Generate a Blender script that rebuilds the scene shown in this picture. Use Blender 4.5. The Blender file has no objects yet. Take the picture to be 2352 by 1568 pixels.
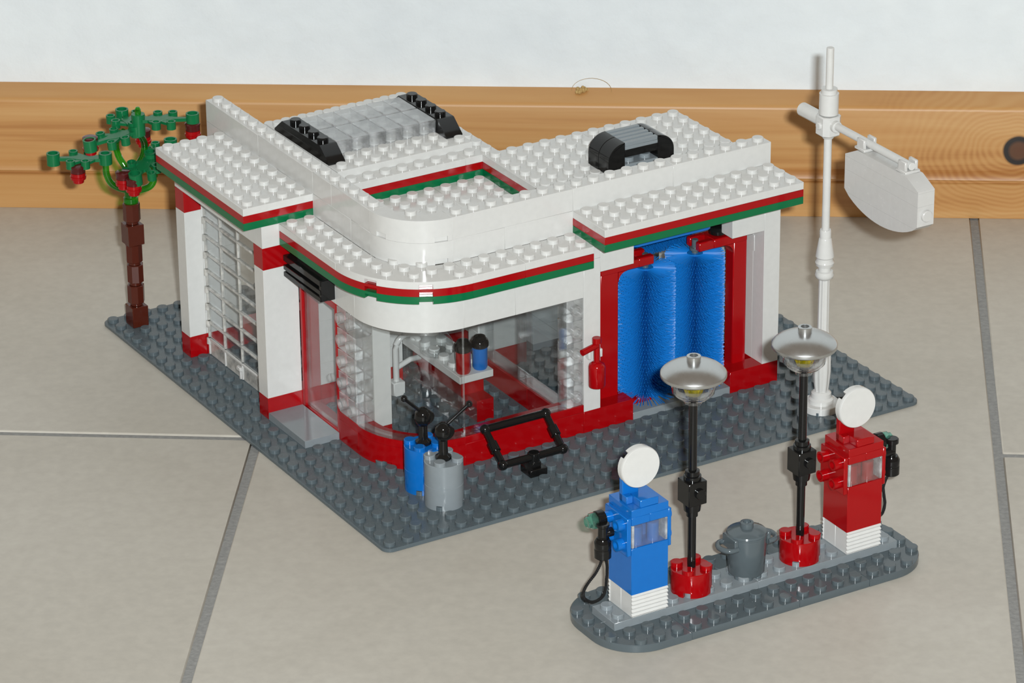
import bpy, bmesh, math, random
from math import sin, cos, pi, radians
from mathutils import Matrix, Vector, Euler

random.seed(7)
scene = bpy.context.scene
COL = scene.collection
S = 0.008                      # one stud of the toy bricks = 8 mm; everything below is written in studs

# ------------------------------------------------------------------ camera, light, exposure
CAM_LOC = Vector((-79.13207, -145.87229, 86.87014))
CAM_ROT = Euler((1.14208, 0.00917, -0.53865), 'XYZ')
cam_d = bpy.data.cameras.new('camera')
cam_d.sensor_width = 36.0
cam_d.sensor_fit = 'HORIZONTAL'
cam_d.lens = 8886.3 / 2352.0 * 36.0
cam_d.clip_start = 0.02
cam_d.clip_end = 50.0
cam = bpy.data.objects.new('camera', cam_d)
COL.objects.link(cam)
cam.location = CAM_LOC * S
cam.rotation_euler = CAM_ROT
scene.camera = cam

world = bpy.data.worlds.new('room_light')
scene.world = world
world.use_nodes = True
wbg = world.node_tree.nodes['Background']
wbg.inputs['Color'].default_value = (1.0, 0.76, 0.54, 1)      # warm lamp light filling the room
wbg.inputs['Strength'].default_value = 0.22

# the photographer's flash: a small window a little right of and above the lens
fl_d = bpy.data.lights.new('flash', 'AREA')
fl_d.shape = 'RECTANGLE'
fl_d.size = 0.026
fl_d.size_y = 0.015
fl_d.energy = 24.0
fl_d.color = (0.93, 0.985, 1.0)
flash = bpy.data.objects.new('flash', fl_d)
COL.objects.link(flash)
R3 = CAM_ROT.to_matrix()
flash.location = (CAM_LOC + R3 @ Vector((4.6, 3.0, 0.0))) * S
flash.rotation_euler = CAM_ROT

scene.view_settings.view_transform = 'Standard'
scene.view_settings.look = 'None'
scene.view_settings.gamma = 1.0
scene.view_settings.use_curve_mapping = False
scene.view_settings.exposure = 0.0
scene.cycles.transparent_max_bounces = 48      # many clear mouldings stand one behind the other

# ------------------------------------------------------------------ materials
def srgb(r, g, b):
    f = lambda c: (c / 255 / 12.92) if c <= 10 else ((c / 255 + 0.055) / 1.055) ** 2.4
    return (f(r), f(g), f(b), 1.0)

MATS = {}
def new_mat(name):
    m = bpy.data.materials.new(name)
    m.use_nodes = True
    nt = m.node_tree
    b = nt.nodes['Principled BSDF']
    MATS[name] = m
    return m, nt, b

def plastic(name, col, rough=0.12, spec=0.36, metal=0.0, vary=0.05, bump=0.006, scale=350.0):
    """moulded plastic: a faint cloudiness in the colour and a slightly uneven gloss"""
    m, nt, b = new_mat(name)
    N, L = nt.nodes, nt.links
    tc = N.new('ShaderNodeTexCoord')
    nz = N.new('ShaderNodeTexNoise'); nz.inputs['Scale'].default_value = scale; nz.inputs['Detail'].default_value = 3
    L.new(tc.outputs['Object'], nz.inputs['Vector'])
    mr = N.new('ShaderNodeMapRange'); mr.inputs['To Min'].default_value = rough * 0.75; mr.inputs['To Max'].default_value = rough * 1.25
    L.new(nz.outputs['Fac'], mr.inputs['Value']); L.new(mr.outputs['Result'], b.inputs['Roughness'])
    mx = N.new('ShaderNodeMix'); mx.data_type = 'RGBA'
    mx.inputs[6].default_value = tuple(c * (1 - vary) for c in col[:3]) + (1,)
    mx.inputs[7].default_value = tuple(min(1, c * (1 + vary)) for c in col[:3]) + (1,)
    L.new(nz.outputs['Fac'], mx.inputs[0]); L.new(mx.outputs[2], b.inputs['Base Color'])
    b.inputs['Specular IOR Level'].default_value = spec
    b.inputs['Metallic'].default_value = metal
    if bump:
        bp = N.new('ShaderNodeBump'); bp.inputs['Strength'].default_value = bump; bp.inputs['Distance'].default_value = 0.0004
        n2 = N.new('ShaderNodeTexNoise'); n2.inputs['Scale'].default_value = 90
        L.new(tc.outputs['Object'], n2.inputs['Vector'])
        L.new(n2.outputs['Fac'], bp.inputs['Height']); L.new(bp.outputs['Normal'], b.inputs['Normal'])
    return m

def clear_plastic(name, tint=(0.95, 0.96, 0.96), gloss=1.0, rough=0.03, frost=0.0, refr=0.0, cloud=(0.85, 0.87, 0.88)):
    """thin clear moulding: light passes straight through, the skin reflects by its angle"""
    m, nt, b = new_mat(name)
    N, L = nt.nodes, nt.links
    N.remove(b)
    out = N['Material Output']
    tr = N.new('ShaderNodeBsdfTransparent'); tr.inputs['Color'].default_value = (*tint, 1)
    body = tr.outputs[0]
    if refr:
        rf = N.new('ShaderNodeBsdfRefraction'); rf.inputs['IOR'].default_value = 1.3; rf.inputs['Color'].default_value = (*tint, 1); rf.inputs['Roughness'].default_value = 0.05
        ms = N.new('ShaderNodeMixShader'); ms.inputs[0].default_value = refr
        L.new(body, ms.inputs[1]); L.new(rf.outputs[0], ms.inputs[2]); body = ms.outputs[0]
    if frost:
        df = N.new('ShaderNodeBsdfDiffuse'); df.inputs['Color'].default_value = (*cloud, 1)
        nz = N.new('ShaderNodeTexNoise'); nz.inputs['Scale'].default_value = 260
        tc = N.new('ShaderNodeTexCoord'); L.new(tc.outputs['Object'], nz.inputs['Vector'])
        mp = N.new('ShaderNodeMapRange'); mp.inputs['From Min'].default_value = 0.3; mp.inputs['From Max'].default_value = 0.7
        mp.inputs['To Min'].default_value = frost * 0.4; mp.inputs['To Max'].default_value = frost * 1.6
        L.new(nz.outputs['Fac'], mp.inputs['Value'])
        ms = N.new('ShaderNodeMixShader'); L.new(mp.outputs['Result'], ms.inputs[0])
        L.new(body, ms.inputs[1]); L.new(df.outputs[0], ms.inputs[2]); body = ms.outputs[0]
    gl = N.new('ShaderNodeBsdfGlossy'); gl.inputs['Roughness'].default_value = rough
    fr = N.new('ShaderNodeFresnel')
    # both skins of the thin sheet reflect alike: give the inner side the inverse index
    ge = N.new('ShaderNodeNewGeometry'); ir = N.new('ShaderNodeMapRange')
    ir.inputs['To Min'].default_value = 1.5; ir.inputs['To Max'].default_value = 1 / 1.5
    L.new(ge.outputs['Backfacing'], ir.inputs['Value']); L.new(ir.outputs['Result'], fr.inputs['IOR'])
    ma = N.new('ShaderNodeMath'); ma.operation = 'MULTIPLY'; ma.use_clamp = True; ma.inputs[1].default_value = gloss
    L.new(fr.outputs[0], ma.inputs[0])
    mg = N.new('ShaderNodeMixShader'); L.new(ma.outputs[0], mg.inputs[0])
    L.new(body, mg.inputs[1]); L.new(gl.outputs[0], mg.inputs[2])
    L.new(mg.outputs[0], out.inputs['Surface'])
    return m

WHITE = plastic('white_plastic', (0.648, 0.648, 0.632, 1), 0.12)
OFFWHITE = plastic('chalk_white_plastic', (0.60, 0.595, 0.58, 1), 0.25)
RED = plastic('red_plastic', (0.350, 0.002, 0.004, 1), 0.12)
GREEN = plastic('green_plastic', (0.003, 0.143, 0.050, 1), 0.14)
BLUE = plastic('blue_plastic', (0.005, 0.143, 0.50, 1), 0.14)
BLACK = plastic('black_plastic', (0.008, 0.008, 0.008, 1), 0.10, vary=0.2)
DARKGREY = plastic('dark_grey_plastic', (0.095, 0.118, 0.130, 1), 0.13)
BASEGREY = plastic('baseplate_grey_plastic', (0.098, 0.124, 0.138, 1), 0.28)
LIGHTGREY = plastic('light_grey_plastic', (0.240, 0.272, 0.292, 1), 0.13)
BROWN = plastic('brown_plastic', (0.078, 0.015, 0.008, 1), 0.12)
DARKRED = plastic('dark_red_plastic', (0.085, 0.010, 0.010, 1), 0.2)
LEAF = plastic('leaf_green_plastic', (0.006, 0.150, 0.050, 1), 0.25)
SILVER = plastic('silver_plastic', (0.52, 0.53, 0.53, 1), 0.30, metal=0.9)
BRISTLE = plastic('bristle_blue', (0.008, 0.185, 0.60, 1), 0.32)
STRING = plastic('black_string', (0.012, 0.012, 0.012, 1), 0.7, spec=0.2)
CLEAR = clear_plastic('clear_plastic')
CLEARD = clear_plastic('clear_door', frost=0.03)
MILK = clear_plastic('milky_plastic', frost=0.5, gloss=1.2, cloud=(0.72, 0.70, 0.66))
CLEARB = clear_plastic('clear_brick', frost=0.025, gloss=2.2, tint=(.97,.975,.975))
CLEARS = clear_plastic('clear_skylight', frost=0.14, gloss=2.4, rough=0.08, refr=0.25, tint=(.97,.975,.98))
CLEARK = clear_plastic('clear_wall_brick', frost=0.13, gloss=2.4, tint=(.97,.975,.975), cloud=(.9, .91, .91))
DISPEDGE = clear_plastic('clear_display_edge', frost=0.35, gloss=2.0)
CLEARW = clear_plastic('clear_display', gloss=2.0, frost=0.03)
CLEARG = clear_plastic('clear_green', tint=(0.22, 0.78, 0.16), gloss=1.2, frost=0.08, cloud=(.02, .40, .03))
CLEARY = clear_plastic('clear_yellow', tint=(0.95, 0.88, 0.05), gloss=2.0, refr=0.2, frost=0.25, cloud=(.75, .62, .0))
CLEART = clear_plastic('clear_teal', tint=(0.60, 0.92, 0.84), gloss=2.5, refr=0.2, frost=0.12, cloud=(.10, .55, .42))

def mat_floor():
    m, nt, b = new_mat('stoneware_tile')
    N, L = nt.nodes, nt.links
    tc = N.new('ShaderNodeTexCoord')
    n1 = N.new('ShaderNodeTexNoise'); n1.inputs['Scale'].default_value = 9; n1.inputs['Detail'].default_value = 6; n1.inputs['Distortion'].default_value = 0.6
    n2 = N.new('ShaderNodeTexNoise'); n2.inputs['Scale'].default_value = 240; n2.inputs['Detail'].default_value = 3
    L.new(tc.outputs['Object'], n1.inputs['Vector']); L.new(tc.outputs['Object'], n2.inputs['Vector'])
    cr = N.new('ShaderNodeValToRGB'); e = cr.color_ramp.elements
    e[0].position = 0.30; e[0].color = (0.478, 0.447, 0.388, 1)
    e[1].position = 0.72; e[1].color = (0.548, 0.520, 0.462, 1)
    L.new(n1.outputs['Fac'], cr.inputs['Fac'])
    mx = N.new('ShaderNodeMix'); mx.data_type = 'RGBA'; mx.blend_type = 'OVERLAY'; mx.inputs[0].default_value = 0.16
    L.new(cr.outputs['Color'], mx.inputs[6]); L.new(n2.outputs['Color'], mx.inputs[7]); 
    bw = N.new('ShaderNodeRGBToBW'); L.new(n2.outputs['Color'], bw.inputs[0]); L.new(bw.outputs[0], mx.inputs[7])
    L.new(mx.outputs[2], b.inputs['Base Color'])
    b.inputs['Roughness'].default_value = 0.42
    b.inputs['Specular IOR Level'].default_value = 0.35
    bp = N.new('ShaderNodeBump'); bp.inputs['Strength'].default_value = 0.08; bp.inputs['Distance'].default_value = 0.001
    L.new(n1.outputs['Fac'], bp.inputs['Height']); L.new(bp.outputs['Normal'], b.inputs['Normal'])
    return m
TILE = mat_floor()

def mat_simple(name, c0, c1, scale, rough, bump=0.1, dist=0.001):
    m, nt, b = new_mat(name)
    N, L = nt.nodes, nt.links
    tc = N.new('ShaderNodeTexCoord')
    n1 = N.new('ShaderNodeTexNoise'); n1.inputs['Scale'].default_value = scale; n1.inputs['Detail'].default_value = 5
    L.new(tc.outputs['Object'], n1.inputs['Vector'])
    cr = N.new('ShaderNodeValToRGB'); e = cr.color_ramp.elements
    e[0].position = 0.3; e[0].color = (*c0, 1); e[1].position = 0.7; e[1].color = (*c1, 1)
    L.new(n1.outputs['Fac'], cr.inputs['Fac']); L.new(cr.outputs['Color'], b.inputs['Base Color'])
    b.inputs['Roughness'].default_value = rough
    b.inputs['Specular IOR Level'].default_value = 0.25
    bp = N.new('ShaderNodeBump'); bp.inputs['Strength'].default_value = bump; bp.inputs['Distance'].default_value = dist
    L.new(n1.outputs['Fac'], bp.inputs['Height']); L.new(bp.outputs['Normal'], b.inputs['Normal'])
    return m
GROUT = mat_simple('grey_grout', (0.25, 0.25, 0.245), (0.32, 0.32, 0.31), 500, 0.9, 0.3)
PLASTER = mat_simple('white_plaster', (0.765, 0.815, 0.845), (0.815, 0.865, 0.89), 55, 0.85, 0.35, 0.004)
LINT = mat_simple('tan_lint', (0.35, 0.22, 0.08), (0.55, 0.38, 0.16), 900, 0.9)

def mat_wood():
    """varnished pine: long grain along local X, rings swelling round one dark knot"""
    m, nt, b = new_mat('varnished_pine')
    N, L = nt.nodes, nt.links
    tc = N.new('ShaderNodeTexCoord')
    sx = N.new('ShaderNodeSeparateXYZ'); L.new(tc.outputs['Object'], sx.inputs[0])
    def math_(op, a, b_=None, clamp=False):
        n = N.new('ShaderNodeMath'); n.operation = op; n.use_clamp = clamp
        for i, v in enumerate((a, b_)):
            if v is None: continue
            if isinstance(v, (int, float)): n.inputs[i].default_value = v
            else: L.new(v, n.inputs[i])
        return n.outputs[0]
    K = (33.2 * S, 4.1 * S)
    dx = math_('SUBTRACT', sx.outputs['X'], K[0]); dz = math_('SUBTRACT', sx.outputs['Z'], K[1])
    dxs = math_('MULTIPLY', dx, 0.62)
    d = math_('SQRT', math_('ADD', math_('MULTIPLY', dxs, dxs), math_('MULTIPLY', dz, dz)))
    dk = math_('SQRT', math_('ADD', math_('MULTIPLY', dx, dx), math_('MULTIPLY', dz, dz)))
    # long grain
    mp = N.new('ShaderNodeMapping'); mp.inputs['Scale'].default_value = (2.6, 8, 60)
    L.new(tc.outputs['Object'], mp.inputs['Vector'])
    n1 = N.new('ShaderNodeTexNoise'); n1.inputs['Scale'].default_value = 1.0; n1.inputs['Detail'].default_value = 5; n1.inputs['Distortion'].default_value = 1.6
    L.new(mp.outputs[0], n1.inputs['Vector'])
    mpf = N.new('ShaderNodeMapping'); mpf.inputs['Scale'].default_value = (9, 40, 420)
    L.new(tc.outputs['Object'], mpf.inputs['Vector'])
    nf = N.new('ShaderNodeTexNoise'); nf.inputs['Scale'].default_value = 1.0; nf.inputs['Detail'].default_value = 4
    L.new(mpf.outputs[0], nf.inputs['Vector'])
    long_ = math_('ADD', math_('MULTIPLY', n1.outputs['Fac'], 0.75), math_('MULTIPLY', nf.outputs['Fac'], 0.25))
    # rings round the knot
    nd = N.new('ShaderNodeTexNoise'); nd.inputs['Scale'].default_value = 30; L.new(tc.outputs['Object'], nd.inputs['Vector'])
    ring = math_('ADD', math_('MULTIPLY', math_('SINE', math_('ADD', math_('MULTIPLY', d, 2900), math_('MULTIPLY', nd.outputs['Fac'], 34))), 0.05), 0.5)
    ring = math_('ADD', ring, math_('MULTIPLY', math_('SUBTRACT', n1.outputs['Fac'], 0.5), 0.9))
    near = N.new('ShaderNodeMapRange'); near.interpolation_type = 'SMOOTHSTEP'
    near.inputs['From Min'].default_value = 11 * S; near.inputs['From Max'].default_value = 2 * S
    L.new(dk, near.inputs['Value'])
    mixv = N.new('ShaderNodeMix'); mixv.data_type = 'FLOAT'
    L.new(near.outputs[0], mixv.inputs[0]); L.new(long_, mixv.inputs[2]); L.new(ring, mixv.inputs[3])
    cr = N.new('ShaderNodeValToRGB'); e = cr.color_ramp.elements
    e[0].position = 0.28; e[0].color = (0.370, 0.148, 0.038, 1)
    e[1].position = 0.72; e[1].color = (0.600, 0.355, 0.145, 1)
    mid = cr.color_ramp.elements.new(0.46); mid.color = (0.515, 0.262, 0.088, 1)
    L.new(mixv.outputs[0], cr.inputs['Fac'])
    # the knot itself: dark rim, brown heart
    kr = N.new('ShaderNodeValToRGB'); k = kr.color_ramp.elements
    k[0].position = 0.0; k[0].color = (0.10, 0.035, 0.012, 1)
    k[1].position = 1.0; k[1].color = (0.20, 0.08, 0.025, 1)
    a = kr.color_ramp.elements.new(0.45); a.color = (0.10, 0.04, 0.016, 1)
    a = kr.color_ramp.elements.new(0.66); a.color = (0.012, 0.010, 0.010, 1)
    a = kr.color_ramp.elements.new(0.86); a.color = (0.022, 0.014, 0.010, 1)
    wob = math_('ADD', dk, math_('MULTIPLY', math_('SUBTRACT', nd.outputs['Fac'], 0.5), 0.004))
    kd = math_('DIVIDE', wob, 0.95 * S, True)
    L.new(kd, kr.inputs['Fac'])
    kf = N.new('ShaderNodeMapRange'); kf.inputs['From Min'].default_value = 0.95 * S; kf.inputs['From Max'].default_value = 0.80 * S
    L.new(wob, kf.inputs['Value'])
    mk = N.new('ShaderNodeMix'); mk.data_type = 'RGBA'
    L.new(kf.outputs[0], mk.inputs[0]); L.new(cr.outputs['Color'], mk.inputs[6]); L.new(kr.outputs['Color'], mk.inputs[7])
    L.new(mk.outputs[2], b.inputs['Base Color'])
    b.inputs['Roughness'].default_value = 0.42
    b.inputs['Specular IOR Level'].default_value = 0.45
    bp = N.new('ShaderNodeBump'); bp.inputs['Strength'].default_value = 0.12; bp.inputs['Distance'].default_value = 0.0008
    L.new(mixv.outputs[0], bp.inputs['Height']); L.new(bp.outputs['Normal'], b.inputs['Normal'])
    return m
PINE = mat_wood()

# ------------------------------------------------------------------ mesh building
class MB:
    """collects shapes (in studs) and links them as one mesh object"""
    def __init__(self): self.v = []; self.f = []
    def _add(self, vs, fs, M=None):
        o = len(self.v)
        if M is not None: vs = [tuple(M @ Vector(p)) for p in vs]
        self.v += [tuple(p) for p in vs]
        self.f += [tuple(i + o for i in f) for f in fs]
        return self
    def box(self, x0, y0, z0, x1, y1, z1, c=0.025, M=None):
        lo, hi = (x0, y0, z0), (x1, y1, z1)
        c = min(c, (x1 - x0) * .3, (y1 - y0) * .3, (z1 - z0) * .3)
        if c <= 0:
            vs = [(a, b, d) for a in (x0, x1) for b in (y0, y1) for d in (z0, z1)]
            return self._add(vs, [(0, 1, 3, 2), (4, 6, 7, 5), (0, 4, 5, 1), (2, 3, 7, 6), (0, 2, 6, 4), (1, 5, 7, 3)], M)
        vs = []; idx = {}
        for cx in (0, 1):
            for cy in (0, 1):
                for cz in (0, 1):
                    cor = (cx, cy, cz)
                    for ax in range(3):
                        p = []
                        for k in range(3):
                            base = hi[k] if cor[k] else lo[k]
                            if k != ax: base += -c if cor[k] else c
                            p.append(base)
                        idx[(cor, ax)] = len(vs); vs.append(tuple(p))
        fs = []
        for ax in range(3):
            o = [k for k in range(3) if k != ax]
            for s in (0, 1):
                q = []
                for a, b in ((0, 0), (1, 0), (1, 1), (0, 1)):
                    cor = [0, 0, 0]; cor[ax] = s; cor[o[0]] = a; cor[o[1]] = b
                    q.append(idx[(tuple(cor), ax)])
                fs.append(tuple(q))
            for a in (0, 1):
                for b in (0, 1):
                    c0 = [0, 0, 0]; c1 = [0, 0, 0]
                    c0[o[0]] = c1[o[0]] = a; c0[o[1]] = c1[o[1]] = b; c1[ax] = 1
                    c0, c1 = tuple(c0), tuple(c1)
                    fs.append((idx[(c0, o[0])], idx[(c1, o[0])], idx[(c1, o[1])], idx[(c0, o[1])]))
        for cx in (0, 1):
            for cy in (0, 1):
                for cz in (0, 1):
                    fs.append(tuple(idx[((cx, cy, cz), k)] for k in range(3)))
        return self._add(vs, fs, M)
    def lathe(self, prof, x=0, y=0, z=0, seg=20, M=None, flute=0, depth=0.0, cap=True):
        vs = []; fs = []
        n = len(prof)
        for r, h in prof:
            for k in range(seg):
                a = 2 * pi * k / seg
                rr = r * (1 - depth * (0.5 - 0.5 * cos(flute * a))) if flute else r
                vs.append((x + rr * cos(a), y + rr * sin(a), z + h))
        for i in range(n - 1):
            for k in range(seg):
                k2 = (k + 1) % seg
                fs.append((i * seg + k, i * seg + k2, (i + 1) * seg + k2, (i + 1) * seg + k))
        if cap:
            fs.append(tuple(range(seg))[::-1]); fs.append(tuple((n - 1) * seg + k for k in range(seg)))
        return self._add(vs, fs, M)
    def cyl(self, x, y, z0, z1, r, seg=20, c=0.02, M=None, r1=None):
        r1 = r if r1 is None else r1
        return self.lathe([(r - c, z0), (r, z0 + c), (r1, z1 - c), (r1 - c, z1)], x, y, 0, seg, M)
    def pipe(self, x, y, z0, z1, r, ri, seg=20, M=None):
        return self.lathe([(ri, z0), (r, z0), (r, z1), (ri, z1), (ri, z0)], x, y, 0, seg, M, cap=False)
    def cup(self, x, y, z0, z1, r, ri, floor=0.1, seg=20, M=None):
        return self.lathe([(r, z0), (r, z1), (ri, z1), (ri, z0 + floor)], x, y, 0, seg, M)
    def stud(self, x, y, z, r=0.3, h=0.2125, seg=16, M=None):
        return self.lathe([(r, 0), (r, h - .03), (r - .03, h)], x, y, z, seg, M)
    def prism(self, poly, z0, z1, M=None, c=0.0):
        n = len(poly)
        if c:
            ctr = (sum(p[0] for p in poly) / n, sum(p[1] for p in poly) / n)
            q = []
            for i in range(n):
                p0, p1, p2 = Vector(poly[i - 1]), Vector(poly[i]), Vector(poly[(i + 1) % n])
                e1 = (p1 - p0).normalized(); e2 = (p2 - p1).normalized()
                nrm = Vector((-(e1.y + e2.y), e1.x + e2.x))
                if nrm.length < 1e-6: nrm = Vector((-e1.y, e1.x))
                nrm.normalize()
                q.append(tuple(p1 + nrm * c))
            rings = [(q, z0), (poly, z0 + c), (poly, z1 - c), (q, z1)]
        else:
            rings = [(poly, z0), (poly, z1)]
        vs = [(p[0], p[1], z) for ring, z in rings for p in ring]
        fs = []
        for r in range(len(rings) - 1):
            for i in range(n):
                j = (i + 1) % n
                fs.append((r * n + i, r * n + j, (r + 1) * n + j, (r + 1) * n + i))
        fs.append(tuple(range(n))[::-1]); m = (len(rings) - 1) * n
        fs.append(tuple(m + i for i in range(n)))
        return self._add(vs, fs, M)
    def sweep(self, pts, r, seg=8, M=None, r1=None, closed=False):
        pts = [Vector(p) for p in pts]; n = len(pts); vs = []; fs = []
        up = Vector((0.13, 0.29, 0.95)).normalized()
        for i, p in enumerate(pts):
            a = pts[i - 1] if (i or closed) else p; b = pts[(i + 1) % n] if (i < n - 1 or closed) else p
            t = (b - a).normalized()
            if abs(t.dot(up)) > 0.97: u = t.cross(Vector((1, 0, 0))).normalized()
            else: u = t.cross(up).normalized()
            w = t.cross(u)
            rr = r if r1 is None else r + (r1 - r) * i / (n - 1)
            for k in range(seg):
                a_ = 2 * pi * k / seg
                vs.append(tuple(p + u * (rr * cos(a_)) + w * (rr * sin(a_))))
        for i in range(n if closed else n - 1):
            j = (i + 1) % n
            for k in range(seg):
                k2 = (k + 1) % seg
                fs.append((i * seg + k, i * seg + k2, j * seg + k2, j * seg + k))
        if not closed:
            fs.append(tuple(range(seg))[::-1]); fs.append(tuple((n - 1) * seg + k for k in range(seg)))
        return self._add(vs, fs, M)
    def ball(self, x, y, z, r, seg=14, rings=8, M=None, sz=1.0):
        prof = [(max(r * sin(pi * i / rings), 0.004), -r * sz * cos(pi * i / rings)) for i in range(rings + 1)]
        return self.lathe(prof, x, y, z, seg, M)
    def mesh(self, name, mat, recalc=True, smooth=True):
        me = bpy.data.meshes.new(name)
        me.from_pydata([(x * S, y * S, z * S) for x, y, z in self.v], [], self.f)
        if recalc:
            bm = bmesh.new(); bm.from_mesh(me)
            bmesh.ops.recalc_face_normals(bm, faces=bm.faces)
            bm.to_mesh(me); bm.free()
        me.materials.append(mat)
        if smooth:
            me.polygons.foreach_set('use_smooth', [True] * len(me.polygons))
            me.set_sharp_from_angle(angle=radians(38))
        me.update()
        return me
    def build(self, name, mat, parent=None, loc=(0, 0, 0), rz=0.0, **kw):
        return link(name, self.mesh(name, mat, **kw), parent, loc, rz)

def link(name, data, parent=None, loc=(0, 0, 0), rz=0.0):
    o = bpy.data.objects.new(name, data)
    COL.objects.link(o)
    o.location = Vector(loc) * S
    o.rotation_euler = (0, 0, rz)
    if parent is not None: o.parent = parent
    return o

def tag(o, label=None, cat=None, group=None, kind=None):
    if label: o['label'] = label
    if cat: o['category'] = cat
    if group: o['group'] = group
    if kind: o['kind'] = kind
    return o

def thing(name, label, cat, loc=(0, 0, 0), rz=0.0, group=None):
    return tag(link(name, None, None, loc, rz), label, cat, group)

def section(name, parent):
    """a part that is itself put together from pieces"""
    return link(name, None, parent)

GAP = 0.003
CACHE = {}
def brick(parent, x0, y0, z0, x1, y1, z1, mat, studs=False, name=None, c=0.011):
    """one toy brick or plate, with its studs, as an object of its own"""
    dx, dy, dz = round(x1 - x0, 3), round(y1 - y0, 3), round(z1 - z0, 3)
    if name is None: name = 'brick' if dz > 0.9 else ('plate' if studs or dz < 0.5 else 'brick')
    key = (dx, dy, dz, mat.name, studs, c)
    if key not in CACHE:
        m = MB().box(GAP, GAP, 0.002, dx - GAP, dy - GAP, dz - 0.002, c)
        if studs:
            for i in range(int(round(dx))):
                for j in range(int(round(dy))):
                    m.stud(i + .5, j + .5, dz - 0.004)
        CACHE[key] = m.mesh(name, mat)
    return link(name, CACHE[key], parent, (x0, y0, z0))

def course(parent, x0, y0, z0, x1, y1, z1, mat, piece=4, first=None, studs=False, name=None):
    """a run of bricks laid end to end along its longer side"""
    along_x = (x1 - x0) >= (y1 - y0)
    a, b = (x0, x1) if along_x else (y0, y1)
    p = a; n = first or piece
    while p < b - 1e-6:
        q = min(b, p + n); n = piece
        if along_x: brick(parent, p, y0, z0, q, y1, z1, mat, studs, name)
        else: brick(parent, x0, p, z0, x1, q, z1, mat, studs, name)
        p = q

def arc(cx, cy, r, a0, a1, n=16):
    return [(cx + r * cos(radians(a0 + (a1 - a0) * i / n)), cy + r * sin(radians(a0 + (a1 - a0) * i / n))) for i in range(n + 1)]

def notched_arc(cx, cy, r, notches, depth=0.3, a0=180, a1=270):
    """the outline of a rounded corner piece with the little cut-outs at its joints"""
    out = []
    marks = sorted(notches)
    p = a0
    for lo, hi in marks:
        out += arc(cx, cy, r, p, lo, 8)
        out += [(cx + (r - depth) * cos(radians(t)), cy + (r - depth) * sin(radians(t))) for t in (lo, hi)]
        p = hi
    return out + arc(cx, cy, r, p, a1, 8)

# ================================================================== THE ROOM
FLOOR_Z = -0.2
TA = radians(-34.8)                    # direction the tiles run
def st(s, t): return (s * cos(TA) - t * sin(TA), s * sin(TA) + t * cos(TA))

fm = MB()
fm._add([(-160, -170, 0), (170, -170, 0), (170, 62, 0), (-160, 62, 0)], [(0, 1, 2, 3)])
floor = fm.build('floor', GROUT, None, (0, 0, FLOOR_Z - 0.09), TA)
tag(floor, 'beige stoneware tile floor with grey grout lines', None, None, 'structure')
W, LEN, GR = 37.85, 75.7, 0.46
for c in range(-3, 4):
    s0 = -7.85 + W * c
    base = 12.5 if c % 2 else 12.5 + LEN / 2
    for r in range(-3, 2):
        t0 = base + LEN * (r - 1); t1 = t0 + LEN
        t1c = min(t1, 46.0)
        if t1c - t0 < 1 or t1 < -150: continue
        key = ('tile', round(t1c - t0, 2))
        if key not in CACHE:
            CACHE[key] = MB().box(GR / 2, GR / 2, -0.6, W - GR / 2, t1c - t0 - GR / 2, 0, 0.07).mesh('tile', TILE)
        link('tile', CACHE[key], floor, (s0, t0, 0.09))

WA = radians(-33.82)
wd = Vector((cos(WA), sin(WA), 0)); wn = Vector((-sin(WA), cos(WA), 0))
WO = wn * 42.957                        # foot of the skirting, on the floor
wall = MB().box(-150, 2.0, 0, 150, 4.0, 90, 0).build('wall_back', PLASTER, None, (WO.x, WO.y, FLOOR_Z), WA)
tag(wall, 'white rough plaster wall behind the wooden baseboard', None, None, 'structure')
prof = [(1.99, 0.01), (0.0, 0.01), (0.0, 2.08), (0.05, 2.14), (0.16, 2.17), (0.16, 2.26), (0.03, 2.30), (0.0, 2.38), (0.10, 2.62), (0.30, 2.80),
        (0.36, 2.86), (0.36, 6.45), (0.42, 6.62), (0.58, 6.74), (1.99, 7.12)]
ppts = []
for xx in (-150, 150): ppts += [(xx, a, b) for a, b in prof]
n = len(prof)
bb = MB()._add(ppts, [(i, i + 1, n + i + 1, n + i) for i in range(n - 1)] + [(n - 1, 0, n, 2 * n - 1), tuple(range(n)), tuple(range(n, 2 * n))])
bbo = bb.build('baseboard_back', PINE, None, (WO.x, WO.y, FLOOR_Z), WA)
tag(bbo, 'varnished knotty pine baseboard along the white wall', None, None, 'structure')

# ================================================================== BASEPLATE
bp = MB()
def rounded_rect(x0, y0, x1, y1, r, n=8):
    return (arc(x0 + r, y0 + r, r, 180, 270, n) + arc(x1 - r, y0 + r, r, 270, 360, n) + arc(x1 - r, y1 - r, r, 0, 90, n) + arc(x0 + r, y1 - r, r, 90, 180, n))
bp.prism(rounded_rect(0.02, 0.02, 31.98, 31.98, 0.5), -0.2, 0, c=0.03)
for i in range(32):
    for j in range(32):
        bp.stud(i + .5, j + .5, 0, 0.3, 0.2125, 14)
base = bp.build('baseplate', BASEGREY)
tag(base, 'square dark grey studded baseplate lying flat on the floor tiles', 'baseplate')

# ================================================================== GAS STATION BUILDING
G = thing('toy_gas_station', 'white red and green toy brick gas station building with rounded glass corner', 'toy building')

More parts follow.
